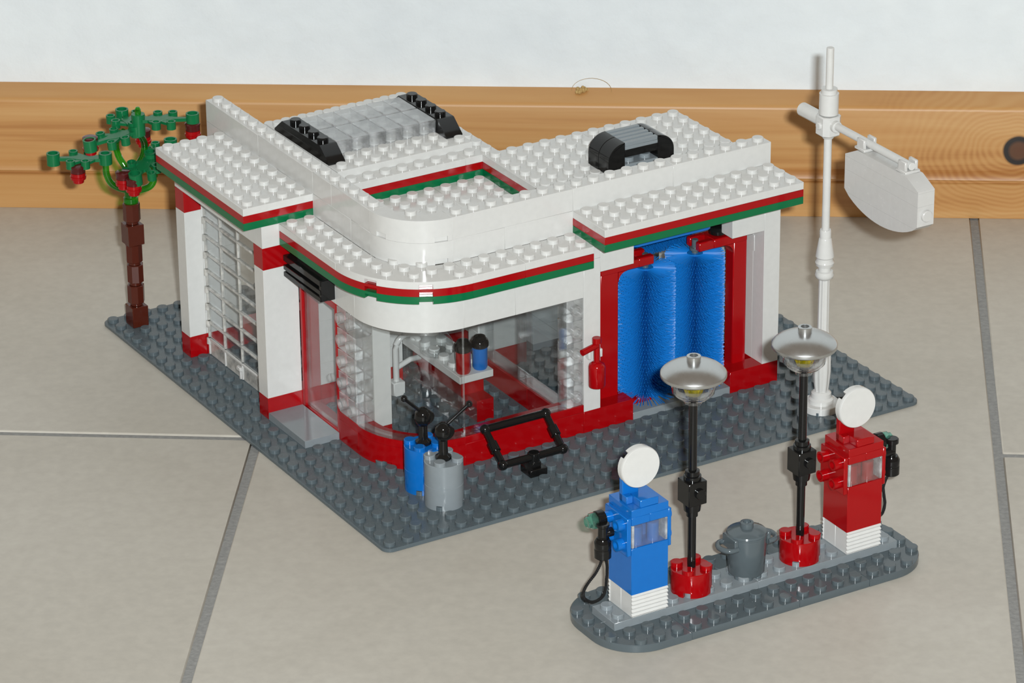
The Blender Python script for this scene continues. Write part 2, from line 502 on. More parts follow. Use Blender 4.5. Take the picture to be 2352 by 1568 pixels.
# --- columns beside the garage gate
for name, (x0, y0, x1, y1) in (('gate_column', (2, 25, 3, 26)), ('entrance_column', (2, 16, 4, 17))):
    s = section(name, G)
    brick(s, x0, y0, 0, x1, y1, 1.2, RED)
    if name == 'gate_column':
        brick(s, x0, y0, 1.2, x1, y1, 8.4, WHITE, name='panel')
    else:
        brick(s, x0, y0, 1.2, x1, y1, 8.4, WHITE, name='panel')
    brick(s, x0, y0, 8.4, x1, y1, 9.6, RED)
    if name != 'gate_column': brick(s, 3, y0, 9.6, 5, y1, 10.8, WHITE)
s = section('garage_header', G)
course(s, 2, 16, 9.6, 3, 26, 10.8, WHITE, 4)
course(s, 3, 25, 8.4, 6, 26, 10.8, WHITE, 3)

# --- the see-through roller gate
s = section('garage_gate', G)
for k in range(9):
    z0 = 0.02 + k * 1.0
    sl = MB()
    sl.box(3.10, 17.05, z0 + .02, 3.16, 24.95, z0 + .98, 0)
    o = sl.build('slat', MILK if k == 0 else CLEARD, s)
    fr = MB()
    fr.box(3.02, 17.05, z0 + .86, 3.22, 24.95, z0 + .98, .02)
    for q in (17.05, 19, 21, 23, 24.84):
        fr.box(3.04, q - .04 if q > 17.1 else q, z0 + .02, 3.2, q + .07, z0 + .98, .015)
    fr.build('slat_frame', OFFWHITE if k == 0 else MILK, o)
    hk = MB()
    hk.cyl(3.06, 24.86, z0 + .62, z0 + .98, .13, 12)
    hk.build('hinge', MILK, o)
kn = MB(); kn.box(2.86, 20.9, .55, 3.04, 21.35, .78, .03); kn.box(2.96, 21.05, .05, 3.05, 21.2, .6, .02)
kn.build('handle', OFFWHITE, s)

# --- garage walls further in (seen through the gate)
s = section('garage_back_wall', G)
course(s, 3, 25, 0, 16, 26, 1.2, RED, 4)
for k in range(6): brick(s, 3, 25, 1.2 + 1.2 * k, 5, 26, 2.4 + 1.2 * k, WHITE)
for k in range(6): brick(s, 14, 25, 1.2 + 1.2 * k, 16, 26, 2.4 + 1.2 * k, WHITE)
course(s, 6, 25, 8.4, 16, 26, 9.6, WHITE, 4); course(s, 6, 25, 9.6, 16, 26, 10.8, WHITE, 6, 2)
s = section('garage_inner_wall', G)
course(s, 4, 16, 0, 10, 17, 1.2, RED, 4, 1); 
for k in range(6): course(s, 5, 16, 1.2 + 1.2 * k, 10, 17, 2.4 + 1.2 * k, WHITE, 4, 1 + k % 2 * 2)
course(s, 5, 16, 8.4, 16, 17, 9.6, WHITE, 4); course(s, 5, 16, 9.6, 16, 17, 10.8, WHITE, 6, 2)
s = section('garage_side_wall', G)
course(s, 15, 17, 0, 16, 25, 1.2, RED, 4)
for k in range(8): course(s, 15, 17, 1.2 + 1.2 * k, 16, 25, 2.4 + 1.2 * k, WHITE, 4, 2 + k % 2 * 2)
s = section('rear_fin_wall', G)
brick(s, 5, 26, 9.6, 6, 28, 10.8, WHITE)

# --- the three canopies: green, red and white plates
NOTCH = [(205, 213), (238, 246)]
def strips(sec, x0, y0, x1, y1, z, piece, studs_mask=None):
    for k, m in enumerate((GREEN, RED, WHITE)):
        course(sec, x0, y0, z + .4 * k, x1, y1, z + .4 * (k + 1), m, piece, None, k == 2, 'plate')
s = section('garage_canopy', G)
strips(s, 1, 16, 5, 26, 10.8, 6)
s = section('wash_canopy', G)
strips(s, 15, 4, 27, 7, 10.8, 12)
s = section('shop_canopy', G)
for k, m in enumerate((GREEN, RED, WHITE)):
    z = 9.6 + .4 * k
    brick(s, 3, 10, z, 5, 16, z + .4, m, k == 2, 'plate')
    course(s, 8, 5, z, 15, 7, z + .4, m, 4, 3, k == 2, 'plate')
    cp = MB()
    full = arc(8, 10, 5 - .012, 180, 270, 26) + [(8 - .012, 7), (7, 7)] + arc(8, 10, 3, 262, 188, 8) + [(5, 9), (5, 10 - .012)]
    cut = notched_arc(8, 10, 5 - .012, NOTCH) + [(8 - .012, 7), (7, 7)] + arc(8, 10, 3, 262, 188, 8) + [(5, 9), (5, 10 - .012)]
    cp.prism(cut, z + .004, z + .25); cp.prism(full, z + .25, z + .396)
    if k == 2:
        for i in range(3, 9):
            for j in range(4, 11):
                d = math.hypot(i + .5 - 8, j + .5 - 10)
                if i < 8 and j < 10 and d < 4.72 and d > 2.6: cp.stud(i + .5, j + .5, z + .396)
    cp.build('corner_plate', m, s)
s = section('shop_roof', G)
for x0, x1, y0, y1 in ((6, 12, 8, 12), (12, 15, 8, 12), (6, 12, 12, 16), (12, 15, 12, 16)):
    brick(s, x0, y0, 10.4, x1, y1, 10.8, WHITE, True, 'plate')

# --- upper roofs
s = section('wash_roof', G)
for k, m in enumerate((GREEN, RED)):
    course(s, 15, 7.02, 10.8 + .4 * k, 27, 16, 11.2 + .4 * k, m, 6, None, False, 'plate')
course(s, 15, 8, 11.6, 27, 16, 12, WHITE, 6, None, True, 'plate')
s = section('garage_roof', G)
for k, m in enumerate((GREEN, RED)):
    brick(s, 5.02, 16, 10.8 + .4 * k, 16, 26, 11.2 + .4 * k, m, False, 'plate')
brick(s, 6, 16, 11.6, 14, 17, 12, WHITE, True, 'plate'); brick(s, 14, 16, 11.6, 16, 17, 12, WHITE, True, 'plate')
course(s, 6, 17, 11.6, 16, 26, 12, WHITE, 5, None, True, 'plate')
brick(s, 7, 17, 12, 15, 25, 12.4, WHITE, True, 'plate')

# --- parapet
s = section('parapet', G)
course(s, 5, 16, 12, 6, 28, 13.2, WHITE, 6, None, True)
course(s, 5, 16, 10.8, 6, 28, 12, WHITE, 8, 4)
course(s, 5, 10, 10.8, 6, 16, 12, WHITE, 4, 2); course(s, 5, 10, 12, 6, 16, 13.2, WHITE, 4, None, True)
course(s, 8, 7, 10.8, 15, 8, 12, WHITE, 4, 3); course(s, 8, 7, 12, 15, 8, 13.2, WHITE, 7, None, True)
course(s, 15, 7, 12, 27, 8, 13.2, WHITE, 6, None, True)
course(s, 15, 7, 11.6, 27, 8, 12, WHITE, 6)
for z, top in ((10.8, 0), (12, 1)):
    cb = MB()
    tail = [(8 - .01, 8), (7, 8), (7, 9), (6, 9), (6, 10 - .01)]
    nn = [(191, 203), (252, 265)] if top else [(252, 265)]
    cut = notched_arc(8, 10, 3, nn, 0.10) + tail
    full = arc(8, 10, 3, 180, 270, 22) + tail
    cb.prism(cut, z + .004, z + .28); cb.prism(full, z + .28, z + 1.196)
    if top:
        cb.stud(6.5, 8.5, z + 1.196)
    cb.build('corner_brick', WHITE, s)

# --- skylight
s = section('skylight', G)
for x in (7, 14):
    brick(s, x, 19, 12.4, x + 1, 23, 12.8, BLACK, False, 'plate'); brick(s, x, 19, 12.8, x + 1, 23, 13.2, BLACK, True, 'plate')
    for y0, flip in ((18, False), (23, True)):
        pr = [(0.01, 0), (0.99, 0), (0.99, .79), (.90, .79), (0.01, .10)]
        pr = [((1 - a) if flip else a, b) for a, b in pr]
        M = Matrix.Translation((x + .012, y0, 12.4)) @ Matrix(((0, 0, 1, 0), (1, 0, 0, 0), (0, 1, 0, 0), (0, 0, 0, 1)))
        MB().prism(pr, 0, .976, M, ).build('slope', BLACK, s)
for i in range(6):
    for j in range(2):
        x, y = 8 + i, 19 + 2 * j
        g = MB()
        g.box(x + .015, y + .015, 12.41, x + .985, y + 1.985, 13.17, .05)
        for q in (.5, 1.5):
            g.lathe([(.33, 12.5), (.33, 12.95), (.20, 13.02)], x + .5, y + q, 0, 12)
        g.lathe([(.16, 12.45), (.12, 12.9)], x + .5, y + 1, 0, 8)
        g.build('glass_block', CLEARS, s)

# --- roof ventilator
s = section('roof_vent', G)
for side in (0, 1):
    x = 19 if side == 0 else 22
    pts = [(0, 0), (1, 0), (1, 1.2)] if side == 0 else [(0, 0), (1, 0)]
    if side == 0:
        pr = [(1, 0), (1, 1.6)] + [(1 - cos(radians(90 - a)) * 0 - sin(radians(a)) * 1.0, .7 + cos(radians(a)) * .9) for a in range(0, 91, 10)] + [(0, 0)]
    else:
        pr = [(0, 0), (1, 0)] + [(sin(radians(a)) * 1.0, .7 + cos(radians(a)) * .9) for a in range(90, -1, -10)] + [(0, 1.6)]
    for y0, y1 in ((10.01, 10.99), (11.01, 11.99)):
        M = Matrix.Translation((x, y1, 12)) @ Matrix(((1, 0, 0, 0), (0, 0, -1, 0), (0, 1, 0, 0), (0, 0, 0, 1)))
        MB().prism(pr, 0, y1 - y0, M, c=.02).build('curved_end', BLACK, s)
brick(s, 20, 10, 12.8, 22, 12, 13.2, BLACK, False, 'plate')
brick(s, 20, 10, 12, 22, 12, 12.4, LIGHTGREY, True, 'plate')
gm = MB().box(20.01, 10.01, 13.2, 21.99, 11.99, 13.38, .01)
for k in range(5):
    y = 10.02 + k * .43
    gm.box(20.01, y, 13.38, 21.99, y + .24, 13.6, .015)
gm.build('grille', LIGHTGREY, s)

# --- shop front: red base, glass, white beam
s = section('shop_base', G)
brick(s, 4, 10, 0, 5, 12, 1.2, RED); brick(s, 4, 10, 1.2, 5, 12, 1.6, RED)
course(s, 8, 6, 0, 18, 7, 1.2, RED, 7); brick(s, 8, 6, 1.2, 15, 7, 1.6, RED)
for z0, z1, nn in ((0, 1.2, [(206, 214), (236, 244)]), (1.2, 1.6, [])):
    tail = [(7.99, 7)] + arc(8, 10, 3, 270, 180, 14)[:-1] + [(5, 9.99)]
    cb = MB()
    if nn:
        cb.prism(notched_arc(8, 10, 3.99, nn, .3) + tail, z0 + .004, z0 + .26); cb.prism(arc(8, 10, 3.99, 180, 270, 24) + tail, z0 + .26, z1 - .004)
    else: cb.prism(arc(8, 10, 3.99, 180, 270, 24) + tail, z0 + .004, z1 - .004)
    cb.build('corner_brick' if nn else 'corner_plate', RED, s)
s = section('shop_window', G)
def shell(r0, r1, z0, z1): return arc(8, 10, r1, 180, 270, 28) + arc(8, 10, r0, 270, 180, 28)
MB().prism(shell(3.86, 3.97, 0, 0), 1.61, 7.59).build('curved_pane', CLEAR, s)
rim = MB()
for z0, z1 in ((1.61, 1.76), (7.45, 7.59)): rim.prism(shell(3.55, 3.98, 0, 0), z0, z1)
rim.box(7.95, 6.02, 1.61, 8.0, 6.14, 7.59, .01); rim.box(4.02, 9.95, 1.61, 4.14, 10.0, 7.59, .01)
rim.build('pane_rim', CLEARB, s)
for x0, x1 in ((8, 14),):
    MB().box(x0 + .02, 6.03, 1.61, x1 - .02, 6.14, 7.59, .01).build('pane', CLEAR, s)
    rm = MB()
    rm.box(x0, 6.03, 1.61, x1, 6.45, 1.74, .02); rm.box(x0, 6.03, 7.47, x1, 6.45, 7.59, .02); rm.box(x1 - .12, 6.03, 1.61, x1, 6.6, 7.59, .02)
    rm.build('pane_rim', CLEARB, s)
def clear_stack(parent, x, y, face):
    """one see-through brick on another, their side studs showing"""
    for k in range(5):
        z0 = 1.6 + 1.2 * k
        b = MB().box(x + .02, y + .02, z0 + .01, x + .98, y + .98, z0 + 1.19, .04)
        if face == 'x':
            M = Matrix.Translation((x + .02, y + .5, z0 + .62)) @ Matrix.Rotation(radians(-90), 4, 'Y')
        else:
            M = Matrix.Translation((x + .5, y + .02, z0 + .62)) @ Matrix.Rotation(radians(90), 4, 'X')
        b.pipe(0, 0, -.05, .2, .3, .2, 14, M)
        b.build('clear_brick', CLEARK, parent)
clear_stack(s, 4, 11, 'x'); clear_stack(s, 4, 10, 'x'); clear_stack(s, 14, 6, 'y')
s = section('shop_beam', G)
brick(s, 4, 10, 7.6, 5, 12, 9.6, WHITE, name='brick')
brick(s, 4, 12, 7.6, 5, 16, 9.6, WHITE, name='brick')
course(s, 8, 6, 7.6, 15, 7, 9.6, WHITE, 4, 3)
tail = [(7.99, 7)] + arc(8, 10, 3, 270, 180, 14)[:-1] + [(5, 9.99)]
MB().prism(arc(8, 10, 3.99, 180, 270, 26) + tail, 7.604, 9.596).build('corner_brick', WHITE, s)
s = section('shop_post', G)
brick(s, 15, 6, 1.2, 16, 7, 9.6, WHITE, name='panel'); brick(s, 15, 6, 9.6, 16, 7, 10.8, WHITE)
s = section('shop_pillar', G)
brick(s, 5, 10, 0, 6, 11, 1.2, RED)
brick(s, 5, 10, 1.2, 6, 11, 9.6, WHITE, name='panel'); brick(s, 5, 11, 1.2, 6, 12, 9.6, WHITE, name='panel')
s = section('shop_partition', G)
course(s, 14, 7, 0, 15, 16, 1.2, RED, 4, 3)
for y0, y1 in ((7, 11), (11, 15)):
    p = MB().box(14.42, y0 + .02, 1.21, 14.54, y1 - .02, 8.3, .01)
    p.build('clear_panel', CLEAR, s)
    r_ = MB().box(14.1, y0 + .02, 1.21, 14.9, y1 - .02, 1.33, .02); r_.box(14.1, y0 + .02, 1.21, 14.9, y0 + .12, 8.3, .02); r_.box(14.1, y1 - .12, 1.21, 14.9, y1 - .02, 8.3, .02)
    r_.build('panel_rim', CLEARB, s)
for k in range(7): brick(s, 14, 15, 1.2 + 1.2 * k, 15, 16, 2.4 + 1.2 * k, WHITE)
course(s, 14, 7, 9.0, 15, 16, 10.2, WHITE, 4, 3)

# --- entrance door
s = section('entrance_door', G)
fr = MB()
fr.box(4.02, 15.72, .01, 4.98, 15.98, 7.59, .03); fr.box(4.02, 12.02, .01, 4.98, 12.24, 7.59, .03)
fr.box(4.02, 12.2, 7.2, 4.98, 15.8, 7.59, .03); fr.box(4.02, 12.2, .01, 4.98, 15.8, .42, .03)
fr.build('door_frame', RED, s)
lf = MB().box(4.16, 12.28, .46, 4.26, 15.68, 7.16, .01)
lf.build('door_pane', CLEARD, s)
le = MB()
le.box(4.12, 15.50, .46, 4.32, 15.68, 7.16, .03); le.box(4.12, 12.28, .46, 4.32, 12.42, 7.16, .03); le.box(4.12, 12.28, .46, 4.32, 15.68, .60, .03)
le.build('door_pane_rim', CLEAR, s)
dh = MB().cyl(0, 0, 0, .22, .22, 14, .03, Matrix.Translation((4.14, 12.75, 3.2)) @ Matrix.Rotation(radians(-90), 4, 'Y'))
dh.build('door_knob', CLEARB, s)
s = section('door_awning', G)
MB().box(3.62, 12.0, 7.85, 4.0, 16.0, 9.05, .02).build('awning_board', BLACK, s)
for z in (7.86, 8.24, 8.72):
    MB().box(3.16, 12.02, z, 3.64, 15.98, z + (.26 if z < 8.7 else .32), .02).build('awning_slat', BLACK, s)
MB().box(3.20, 11.98, 7.9, 3.64, 12.2, 9.0, .01).build('awning_end', BLACK, s)
for k in range(1):
    brick(G, 2, 12, 0, 4, 16, .4, LIGHTGREY, False, 'doorstep_tile')

# --- car wash bay
s = section('wash_bay_beam', G)
for x in (16, 24): brick(s, x, 6, 8.8, x + 2, 7, 10.0, WHITE); brick(s, x, 6, 10.0, x + 2, 7, 10.8, WHITE, name='brick')
course(s, 15, 15, 9.6, 27, 16, 10.8, WHITE, 4)
s = section('wash_bay_corner_post', G)
brick(s, 24, 6, 0, 27, 7, 1.2, RED)
brick(s, 26, 6, 1.2, 27, 7, 10.8, WHITE, name='panel')
s = section('wash_bay_side_wall', G)
course(s, 26, 7, 0, 27, 16, 1.2, RED, 4)
brick(s, 26, 7, 1.2, 27, 12, 10.8, WHITE, name='panel'); brick(s, 26, 12, 1.2, 27, 16, 10.8, WHITE, name='panel')
course(s, 15, 15, 0, 17, 16, 1.2, RED, 2); brick(s, 15, 15, 1.2, 17, 16, 9.6, WHITE, name='panel')
MB().box(25.97, 6.88, 7.35, 26.01, 7.16, 8.25, .01).build('wall_slot', WHITE, s)
for x in (18, 20, 22):
    for y in (6, 16, 18): brick(G, x, y, 0, x + 2, y + 2, .4, LIGHTGREY, False, 'threshold_tile')

# ================================================================== CAR WASH BRUSHES
def bracket(x_post0, x_post1, x_tip, label, loc):
    t = thing('brush_bracket', label, 'bracket', loc, 0, 'brush brackets of the car wash')
    sgn = 1 if x_tip > x_post1 else -1
    MB().box(x_post0, -.6, .1, x_post1, .15, 8.66, .05).build('post', RED, t)
    fl = MB()
    if sgn > 0: fl.box(x_post0 - .1, -.1, .1, x_post0 + .5, .5, 8.3, .03)
    else: fl.box(x_post1 - .5, -.1, .1, x_post1 + .1, .5, 8.3, .03)
    fl.build('post_flange', RED, t)
    for z0, z1, nm in ((7.95, 8.45, 'upper_arm'), (.1, .6, 'lower_arm')):
        a = MB()
        xs = sorted((x_post0 if sgn > 0 else x_post1, x_tip - sgn * .75))
        a.box(xs[0], -.63, z0, xs[1], .6, z1, .05)
        xs = sorted((x_tip - sgn * .8, x_tip + sgn * .15))
        a.box(xs[0], -.63, z0, xs[1], -.26, z1, .05); a.box(xs[0], .26, z0, xs[1], .6, z1, .05)
        # rounded inner corner where the arm meets the post
        px = x_post1 if sgn > 0 else x_post0
        zz = z0 if nm == 'upper_arm' else z1
        up = -1 if nm == 'upper_arm' else 1
        cw = [(0, 0), (.55 * sgn, 0)] + [((.55 - .55 * sin(radians(q))) * sgn, up * (.55 - .55 * cos(radians(q)))) for q in range(10, 91, 10)]
        M = Matrix.Translation((px, .15, zz)) @ Matrix(((1, 0, 0, 0), (0, 0, -1, 0), (0, 1, 0, 0), (0, 0, 0, 1)))
        a.prism(cw, 0, .75, M)
        a.build(nm, RED, t)
    kx = x_tip - sgn * 1.35
    kb = MB().lathe([(.34, 0), (.48, .10), (.50, .28), (.38, .44), (.15, .50)], kx, -.05, 8.45, 18)
    kb.build('cap', BLACK, t)
    return t
bracket(-3.1, -2.0, .0, 'red brush bracket next to the white post with the extinguisher', (19.65, 7.5, .1))
bracket(2.0, 2.85, .0, 'red brush bracket beside the white corner post of the wash bay', (22.7, 7.5, .1))

def brush(label, loc, height, n_rings, M=None, R=1.6, per=66):
    t = thing('wash_brush', label, 'brush', loc, 0, 'blue car wash brushes')
    I = M or Matrix.Identity(4)
    sp = MB().cyl(0, 0, -.35, height + .75, .17, 14, .02, I)
    sp.cyl(0, 0, height + .15, height + .3, .28, 14, .02, I); sp.cyl(0, 0, -.2, -.05, .28, 14, .02, I)
    sp.build('spindle', DARKGREY, t)
    MB().cyl(0, 0, 0, height, .42, 20, .03, I).build('core', BRISTLE, t)
    b = MB()
    for i in range(n_rings):
        z = .06 + (height - .12) * i / (n_rings - 1)
        off = (i % 2) * .5
        for k in range(per):
            a = 2 * pi * (k + off + random.uniform(-.15, .15)) / per
            r0, r1 = .38, R * random.uniform(.96, 1.0)
            ca, sa = cos(a), sin(a)
            w0, w1 = .036, .030
            dz = random.uniform(-.03, .03)
            if i == 0: dz -= random.uniform(0, .35)
            vs = []
            for r_, w, zz in ((r0, w0, z), (r1, w1, z + dz)):
                for q in (0, 1, 2):
                    an = pi / 2 + 2 * pi * q / 3
                    vs.append((r_ * ca - sa * w * cos(an), r_ * sa + ca * w * cos(an), zz + w * sin(an)))
            b._add(vs, [(0, 1, 4, 3), (1, 2, 5, 4), (2, 0, 3, 5), (3, 4, 5)], I)
    o = b.build('bristles', BRISTLE, t, recalc=False)
    o['kind'] = 'stuff'
    return t
brush('upright blue car wash brush beside the red bracket near the fire extinguisher', (19.65, 7.5, .75), 6.95, 34)
brush('upright blue car wash brush in the bracket beside the white corner post', (22.7, 7.5, .75), 7.05, 34)
brush('horizontal blue car wash brush under the roof behind the two upright ones', (18.6, 10.2, 8.3), 5.2, 26, Matrix.Rotation(radians(90), 4, 'Y'), 1.25, 56)
cv = MB()
pl = [(0.35, 0), (4.5, 0)] + [(4.5 + .35 * sin(radians(a)), .35 - .35 * cos(radians(a))) for a in range(15, 91, 15)] + [(4.85, 1.0), (0, 1.0)] + [(.35 - .35 * sin(radians(a)), .35 - .35 * cos(radians(a))) for a in range(90, 14, -15)]
cv.prism(pl, 0, .22, None, c=.04)
hood = cv.build('brush_hood', BLUE, G, (17.95, 6.0, 9.62))

# ================================================================== SHOP INTERIOR
t = thing('shop_counter', 'shop counter with white top and red base behind the curved glass', 'counter', (10, 10, 0))
brick(t, 1, 0, 0, 2, 1, 1.2, RED); brick(t, 1.0, 1, 0, 2, 6, 1.2, RED); brick(t, .6, 1, 1.2, 2, 6, 2.4, RED)
brick(t, 0, 0, 2.4, 2, 4, 2.8, WHITE, False, 'counter_top')
brick(t, 0, 4, 2.4, 2, 6, 2.8, WHITE, True, 'counter_top')
stt = MB()
for q in (1.5, 2.5, 3.5): stt.stud(.5, q, 2.796); stt.stud(1.5, q, 2.796)
stt.build('counter_studs', WHITE, t)
MB().box(.03, .03, .82, .12, 5.97, 2.39, .01).build('display_pane', CLEAR, t)
for k in range(3): brick(t, 0, 2 * k, 0, 1, 2 * k + 2, .8, CLEARB, False, 'clear_brick')
def canister(label, mat, loc):
    t = thing('oil_canister', label, 'canister', loc, 0, 'canisters on the shop counter')
    MB().lathe([(.34, 0), (.40, .12), (.40, 1.18), (.34, 1.2)], seg=20).build('body', mat, t)
    MB().lathe([(.40, 1.2), (.46, 1.26), (.47, 1.48), (.41, 1.62), (.34, 1.66), (.30, 1.80), (.2, 1.84)], seg=20).build('lid', BLACK, t)
canister('red canister with black lid on the shop counter', RED, (10.5, 10.5, 2.8))
canister('blue canister with black lid on the shop counter', BLUE, (11.5, 10.5, 2.8))
t = thing('shop_tap_stand', 'white bent tube tap stand inside the shop beside the counter', 'tap stand', (9.15, 15.2, 0))
MB().sweep([(0, 0, .5), (0, 0, 2.6)] + [(.7 - .7 * cos(radians(a)), 0, 2.6 + .7 * sin(radians(a))) for a in range(20, 161, 20)] + [(1.7, -.3, 2.0)], .17, 12).build('bent_tube', WHITE, t)
MB().sweep([(0, 0, 1.5), (.9, .1, 1.75), (1.5, 0, 1.8)], .15, 10).build('crossbar', WHITE, t)
MB().box(-.35, -.35, 0, .35, .35, .8, .05).build('foot', WHITE, t)
t = thing('clear_display_dome', 'clear round dome standing on the shop counter', 'display dome', (10.6, 13.4, 2.8))
MB().lathe([(.85, 0), (.9, .2), (.85, .6), (.65, .95), (.3, 1.15), (.05, 1.2)], seg=20).build('dome', CLEAR, t)
MB().cyl(0, 0, 0, .15, .5, 16).build('dome_base', CLEARB, t)

# ================================================================== THINGS ROUND THE BUILDING
# fire extinguisher
t = thing('fire_extinguisher', 'small red fire extinguisher clipped to the white post', 'extinguisher', (15.5, 5.55, 2.7))
MB().lathe([(.30, 0), (.42, .05), (.44, .12), (.44, 1.15), (.40, 1.28), (.26, 1.38), (.2, 1.42)], seg=20).build('cylinder', RED, t)
MB().cyl(0, 0, 1.4, 2.5, .16, 14).build('neck', RED, t)
MB().cyl(0, 0, 2.45, 2.75, .24, 16).build('valve_cap', RED, t)
MB().sweep([(.0, 0, 2.32), (-.5, -.1, 2.28), (-1.0, -.2, 2.22)], .17, 12).build('nozzle', RED, t)
cl = MB().box(-.42, .1, 1.55, -.26, .45, 2.0, .03); cl.box(.26, .1, 1.55, .42, .45, 2.0, .03)
cl.build('wall_clip', WHITE, t)

# barrels with levers
def barrel(label, mat, loc, tip):
    t = thing('oil_drum', label, 'drum', loc, 0, 'drums with hand levers in front of the shop window')
    for k in range(2):
        b = MB()
        z = 1.2 * k
        def circ(r, n=28): return arc(0, 0, r, 0, 360 * (1 - 1 / n), n - 1)
        nt = []
        for q in (0, 90, 180, 270):
            lo, hi = q + 45 - 9, q + 45 + 9
            nt += [(math.cos(radians(x)) * .98, math.sin(radians(x)) * .98) for x in range(q - 36 + 0, q + 37, 9)]
            nt += [(math.cos(radians(lo + 1)) * .72, math.sin(radians(lo + 1)) * .72), (math.cos(radians(hi - 1)) * .72, math.sin(radians(hi - 1)) * .72)]
        b.prism(nt if k == 0 else arc(0, 0, .98, 0, 350, 35), z + .004, z + .27)
        b.lathe([(.98, z + .27), (.98, z + 1.17), (.95, z + 1.196)], seg=36)
        if k == 1:
            for i in (-.5, .5):
                for j in (-.5, .5): b.stud(i, j, z + 1.196)
        b.build('drum_half', mat, t)
    lv = MB().lathe([(.34, 2.4), (.40, 2.46), (.40, 2.6), (.24, 2.72), (.22, 3.1), (.22, 3.5)], seg=18)
    lv.lathe([(.22, 3.45), (.36, 3.6), (.42, 3.85), (.38, 4.15), (.22, 4.35), (.05, 4.4)], seg=18)
    MB.build(lv, 'lever_base', BLACK, t)
    hd = MB().cyl(0, 0, -.3, .3, .36, 18, .03, Matrix.Translation((.0, .0, 3.92)) @ Matrix.Rotation(radians(90), 4, 'X') @ Matrix.Translation((.15, 0, 0)))
    hd.build('lever_hub', BLACK, t)
    v = Vector(tip) - Vector(loc)
    p0 = Vector((0, 0, 4.1))
    ls = MB().sweep([p0, p0.lerp(v, .5), v], .085, 10); ls.ball(v.x, v.y, v.z, .17)
    ls.build('lever', BLACK, t)
    return t
barrel('light grey toy drum with black lever, in front of the blue one', LIGHTGREY, (5, 3, 0), (6.42, 2.85, 5.12))
barrel('blue toy drum with black lever, tucked behind the light grey one', BLUE, (5, 5, 0), (3.98, 5.05, 5.13))

# black tilting frame
t = thing('tilting_rack', 'black rectangular tilting frame on a small foot by the red base', 'rack', (10.5, 3.5, 0))
f = MB().box(-.5, -.5, 0, .5, .5, .4, .03); f.box(-.25, -.3, .4, .25, .3, .7, .03)
f.build('foot', BLACK, t)
MB().cyl(0, 0, .55, 1.15, .3, 16, .03).build('foot_clip', BLACK, t)
def bar(p, q, r=.2): return MB().sweep([p, q], r, 12)
A0, A1 = (-1.8, 0, .9), (1.7, 0, .9)
B0, B1 = (-1.8, 1.75, 2.15), (1.75, 1.75, 2.15)
bar(A0, A1).build('bottom_bar', BLACK, t); bar(B0, B1).build('top_bar', BLACK, t)
for p, q in ((A0, B0), (A1, B1)):
    bar(p, q, .18).build('side_bar', BLACK, t)
    m1 = Vector(p).lerp(Vector(q), .5)
    MB().sweep([Vector(p).lerp(Vector(q), .38), Vector(p).lerp(Vector(q), .62)], .26, 12).build('side_grip', BLACK, t)
    for e in (p, q):
        cn = MB().ball(e[0], e[1], e[2], .27, 14, 8); cn.build('corner_joint', BLACK, t)

# ---- signpost with hanging board
t = thing('sign_pole', 'tall white signpost with fluted foot at the edge of the baseplate', 'sign pole', (27, 2, 0))
ft = MB()
ft.prism([(-1, .2)] + arc(0, 0, 1, 195, 345, 14) + [(1, .3), (.3, 1), (-.3, 1)], 0, .4, c=.03)
ft.build('foot_plate', WHITE, t)
MB().lathe([(.66, .4), (.66, .62), (.55, .72), (.52, .95), (.40, 1.05)], seg=24).build('foot_ring', WHITE, t)
MB().lathe([(.36, 1.0), (.42, 1.5), (.47, 2.2), (.46, 3.0), (.40, 3.8), (.30, 4.6), (.29, 7.35)], seg=48, flute=8, depth=.14).build('fluted_column', WHITE, t)
MB().lathe([(.30, 7.35), (.44, 7.45), (.50, 7.62), (.44, 7.8), (.33, 7.85), (.32, 8.05), (.45, 8.12), (.50, 8.3), (.42, 8.46), (.42, 8.55), (.48, 8.62), (.46, 8.8), (.33, 9.6), (.30, 9.65)], seg=28).build('turned_collar', WHITE, t)
MB().lathe([(.30, 9.6), (.30, 10.05), (.27, 10.1)], seg=20).build('sleeve', WHITE, t)
MB().cyl(0, 0, 10.0, 15.25, .205, 18).build('pole', WHITE, t)
hb = MB().prism([(-.3, -.55), (.3, -.55), (.55, -.3), (.55, .3), (.3, .55), (-.3, .55), (-.55, .3), (-.55, -.3)], 15.3, 16.35, c=.06)
hb.lathe([(.28, 15.1), (.42, 15.35)], seg=18)
hb.cyl(0, 0, 0, .16, .2, 14, .03, Matrix.Translation((-.5, 0, 15.85)) @ Matrix.Rotation(radians(-90), 4, 'Y'))
hb.cyl(0, 0, 0, .3, .3, 16, .03, Matrix.Translation((0, -.5, 15.9)) @ Matrix.Rotation(radians(90), 4, 'X'))
hb.build('hub', WHITE, t)
MB().lathe([(.48, 16.4), (.50, 16.42), (.50, 17.5), (.42, 17.52), (.42, 17.75), (.3, 17.76)], seg=24).build('top_sleeve', WHITE, t)
MB().cyl(0, 0, 17.7, 19.92, .195, 16).build('top_rod', WHITE, t)
MB().cyl(0, 0, 0, 1.9, .36, 18, .04, Matrix.Translation((0, .4, 15.9)) @ Matrix.Rotation(radians(-90), 4, 'X')).build('rear_stub', WHITE, t)
MB().cyl(0, 0, 0, 6.6, .2, 16, .02, Matrix.Translation((0, -.5, 15.95)) @ Matrix.Rotation(radians(90), 4, 'X')).build('arm', WHITE, t)

